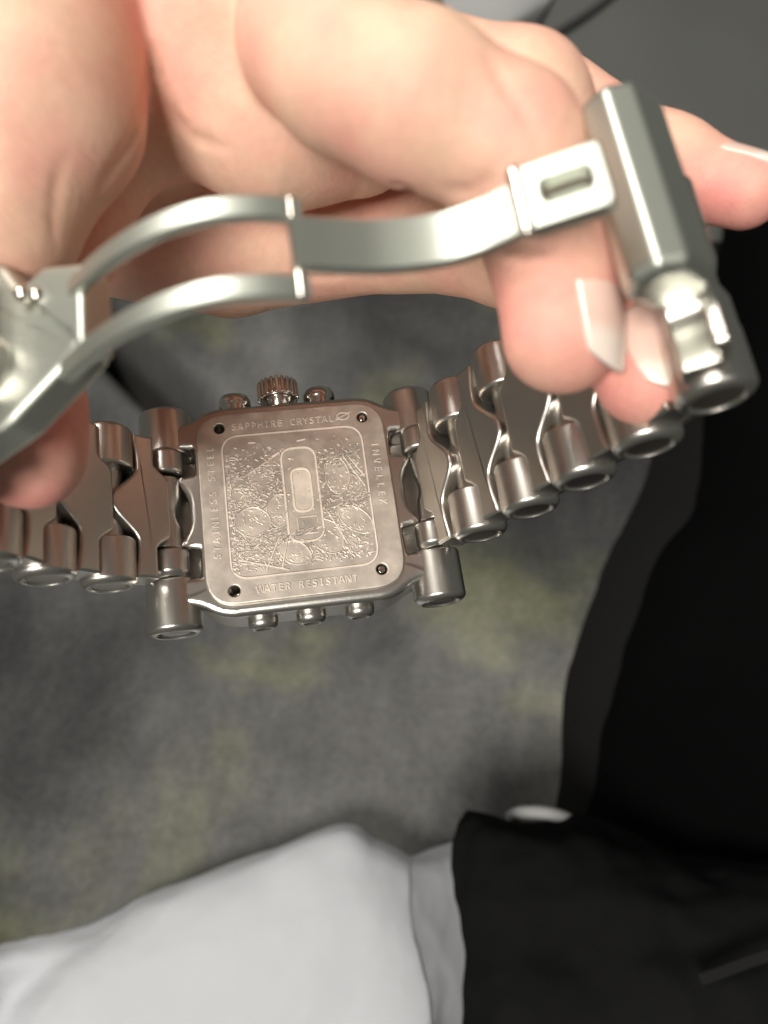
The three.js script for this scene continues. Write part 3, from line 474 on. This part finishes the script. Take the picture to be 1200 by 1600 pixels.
const skinMat = new THREE.MeshPhysicalMaterial({ name: 'skin', vertexColors: true, bumpMap: skinLines, bumpScale: 0.00010, roughness: 0.58, specularIntensity: 0.5, sheen: 0.35, sheenColor: rgb(0.9, 0.45, 0.33), sheenRoughness: 0.5 });
part('skin', camToLocal(skinGeo, handC), skinMat, hand);
const nailMat = new THREE.MeshPhysicalMaterial({ name: 'fingernail', vertexColors: true, roughness: 0.25, clearcoat: 0.6, clearcoatRoughness: 0.15 });
function nail(root, tip, dorsal, r, L, wide, over) { // along root->tip, on the side that faces dorsal
  const t = tip.clone().sub(root).normalize(), d = dorsal.clone().addScaledVector(t, -dorsal.dot(t)).normalize(), s = t.clone().cross(d), nu = 20, nv = 24, pos = [], col = [], idx = [], N = (nu + 1) * (nv + 1);
  for (const sd of [0, 1]) for (let j = 0; j <= nv; j++) for (let i = 0; i <= nu; i++) {
    const v = j / nv, a = (i / nu - .5) * 2, th = a * wide * (1 - 0.14 * v * v), l = -L + (L + over) * v - 0.55 * over * a * a * v * v + 0.22 * L * a * a * (1 - sm(0, 0.4, v));
    const rr = r + 0.5 - sd * 0.7 - 0.3 * r * Math.max(0, v - 0.5) ** 2, q = tip.clone().addScaledVector(t, l).addScaledVector(d, Math.cos(th) * rr).addScaledVector(s, Math.sin(th) * rr * 1.0);
    pos.push(q.x, q.y, q.z); const w = sm(0.60, 0.80, v); col.push(0.76 + 0.06 * w, 0.52 + 0.18 * w, 0.44 + 0.18 * w);
  }
  const w = nu + 1; for (let j = 0; j < nv; j++) for (let i = 0; i < nu; i++) { const k = j * w + i; idx.push(k, k + 1, k + w, k + w, k + 1, k + w + 1, N + k, N + k + w, N + k + 1, N + k + w, N + k + w + 1, N + k + 1); }
  const rim = []; for (let b = 0; b <= nu; b++) rim.push(b); for (let a = 1; a <= nv; a++) rim.push(a * w + nu); for (let b = nu - 1; b >= 0; b--) rim.push(nv * w + b); for (let a = nv - 1; a >= 0; a--) rim.push(a * w);
  for (let k = 0; k + 1 < rim.length; k++) { const i = rim[k], j = rim[k + 1]; idx.push(i, N + i, j, j, N + i, N + j); }
  const g = new THREE.BufferGeometry(); g.setAttribute('position', new THREE.Float32BufferAttribute(pos, 3)); g.setAttribute('color', new THREE.Float32BufferAttribute(col, 3)); g.setIndex(idx); g.computeVertexNormals();
  part('fingernail', camToLocal(g, handC), nailMat, hand);
}
nail(at(866, 400, 82), at(878, 525, 83), V(0.90, -0.1, 0.42), 6.4, 9, 1.1, 5.0);
nail(at(945, 450, 90), at(1008, 590, 87), V(0.5, -0.1, 0.86), 5.7, 7, 1.05, 4.6);
nail(at(18, 600, 91), at(46, 708, 89), V(-0.88, 0.1, 0.45), 6.7, 9, 1.05, 5.5);
nail(at(1060, 268, 103), at(1165, 300, 100), V(0.1, 0.97, 0.1), 4.8, 7, 1.0, 3.4);

renderer.render(scene, camera);
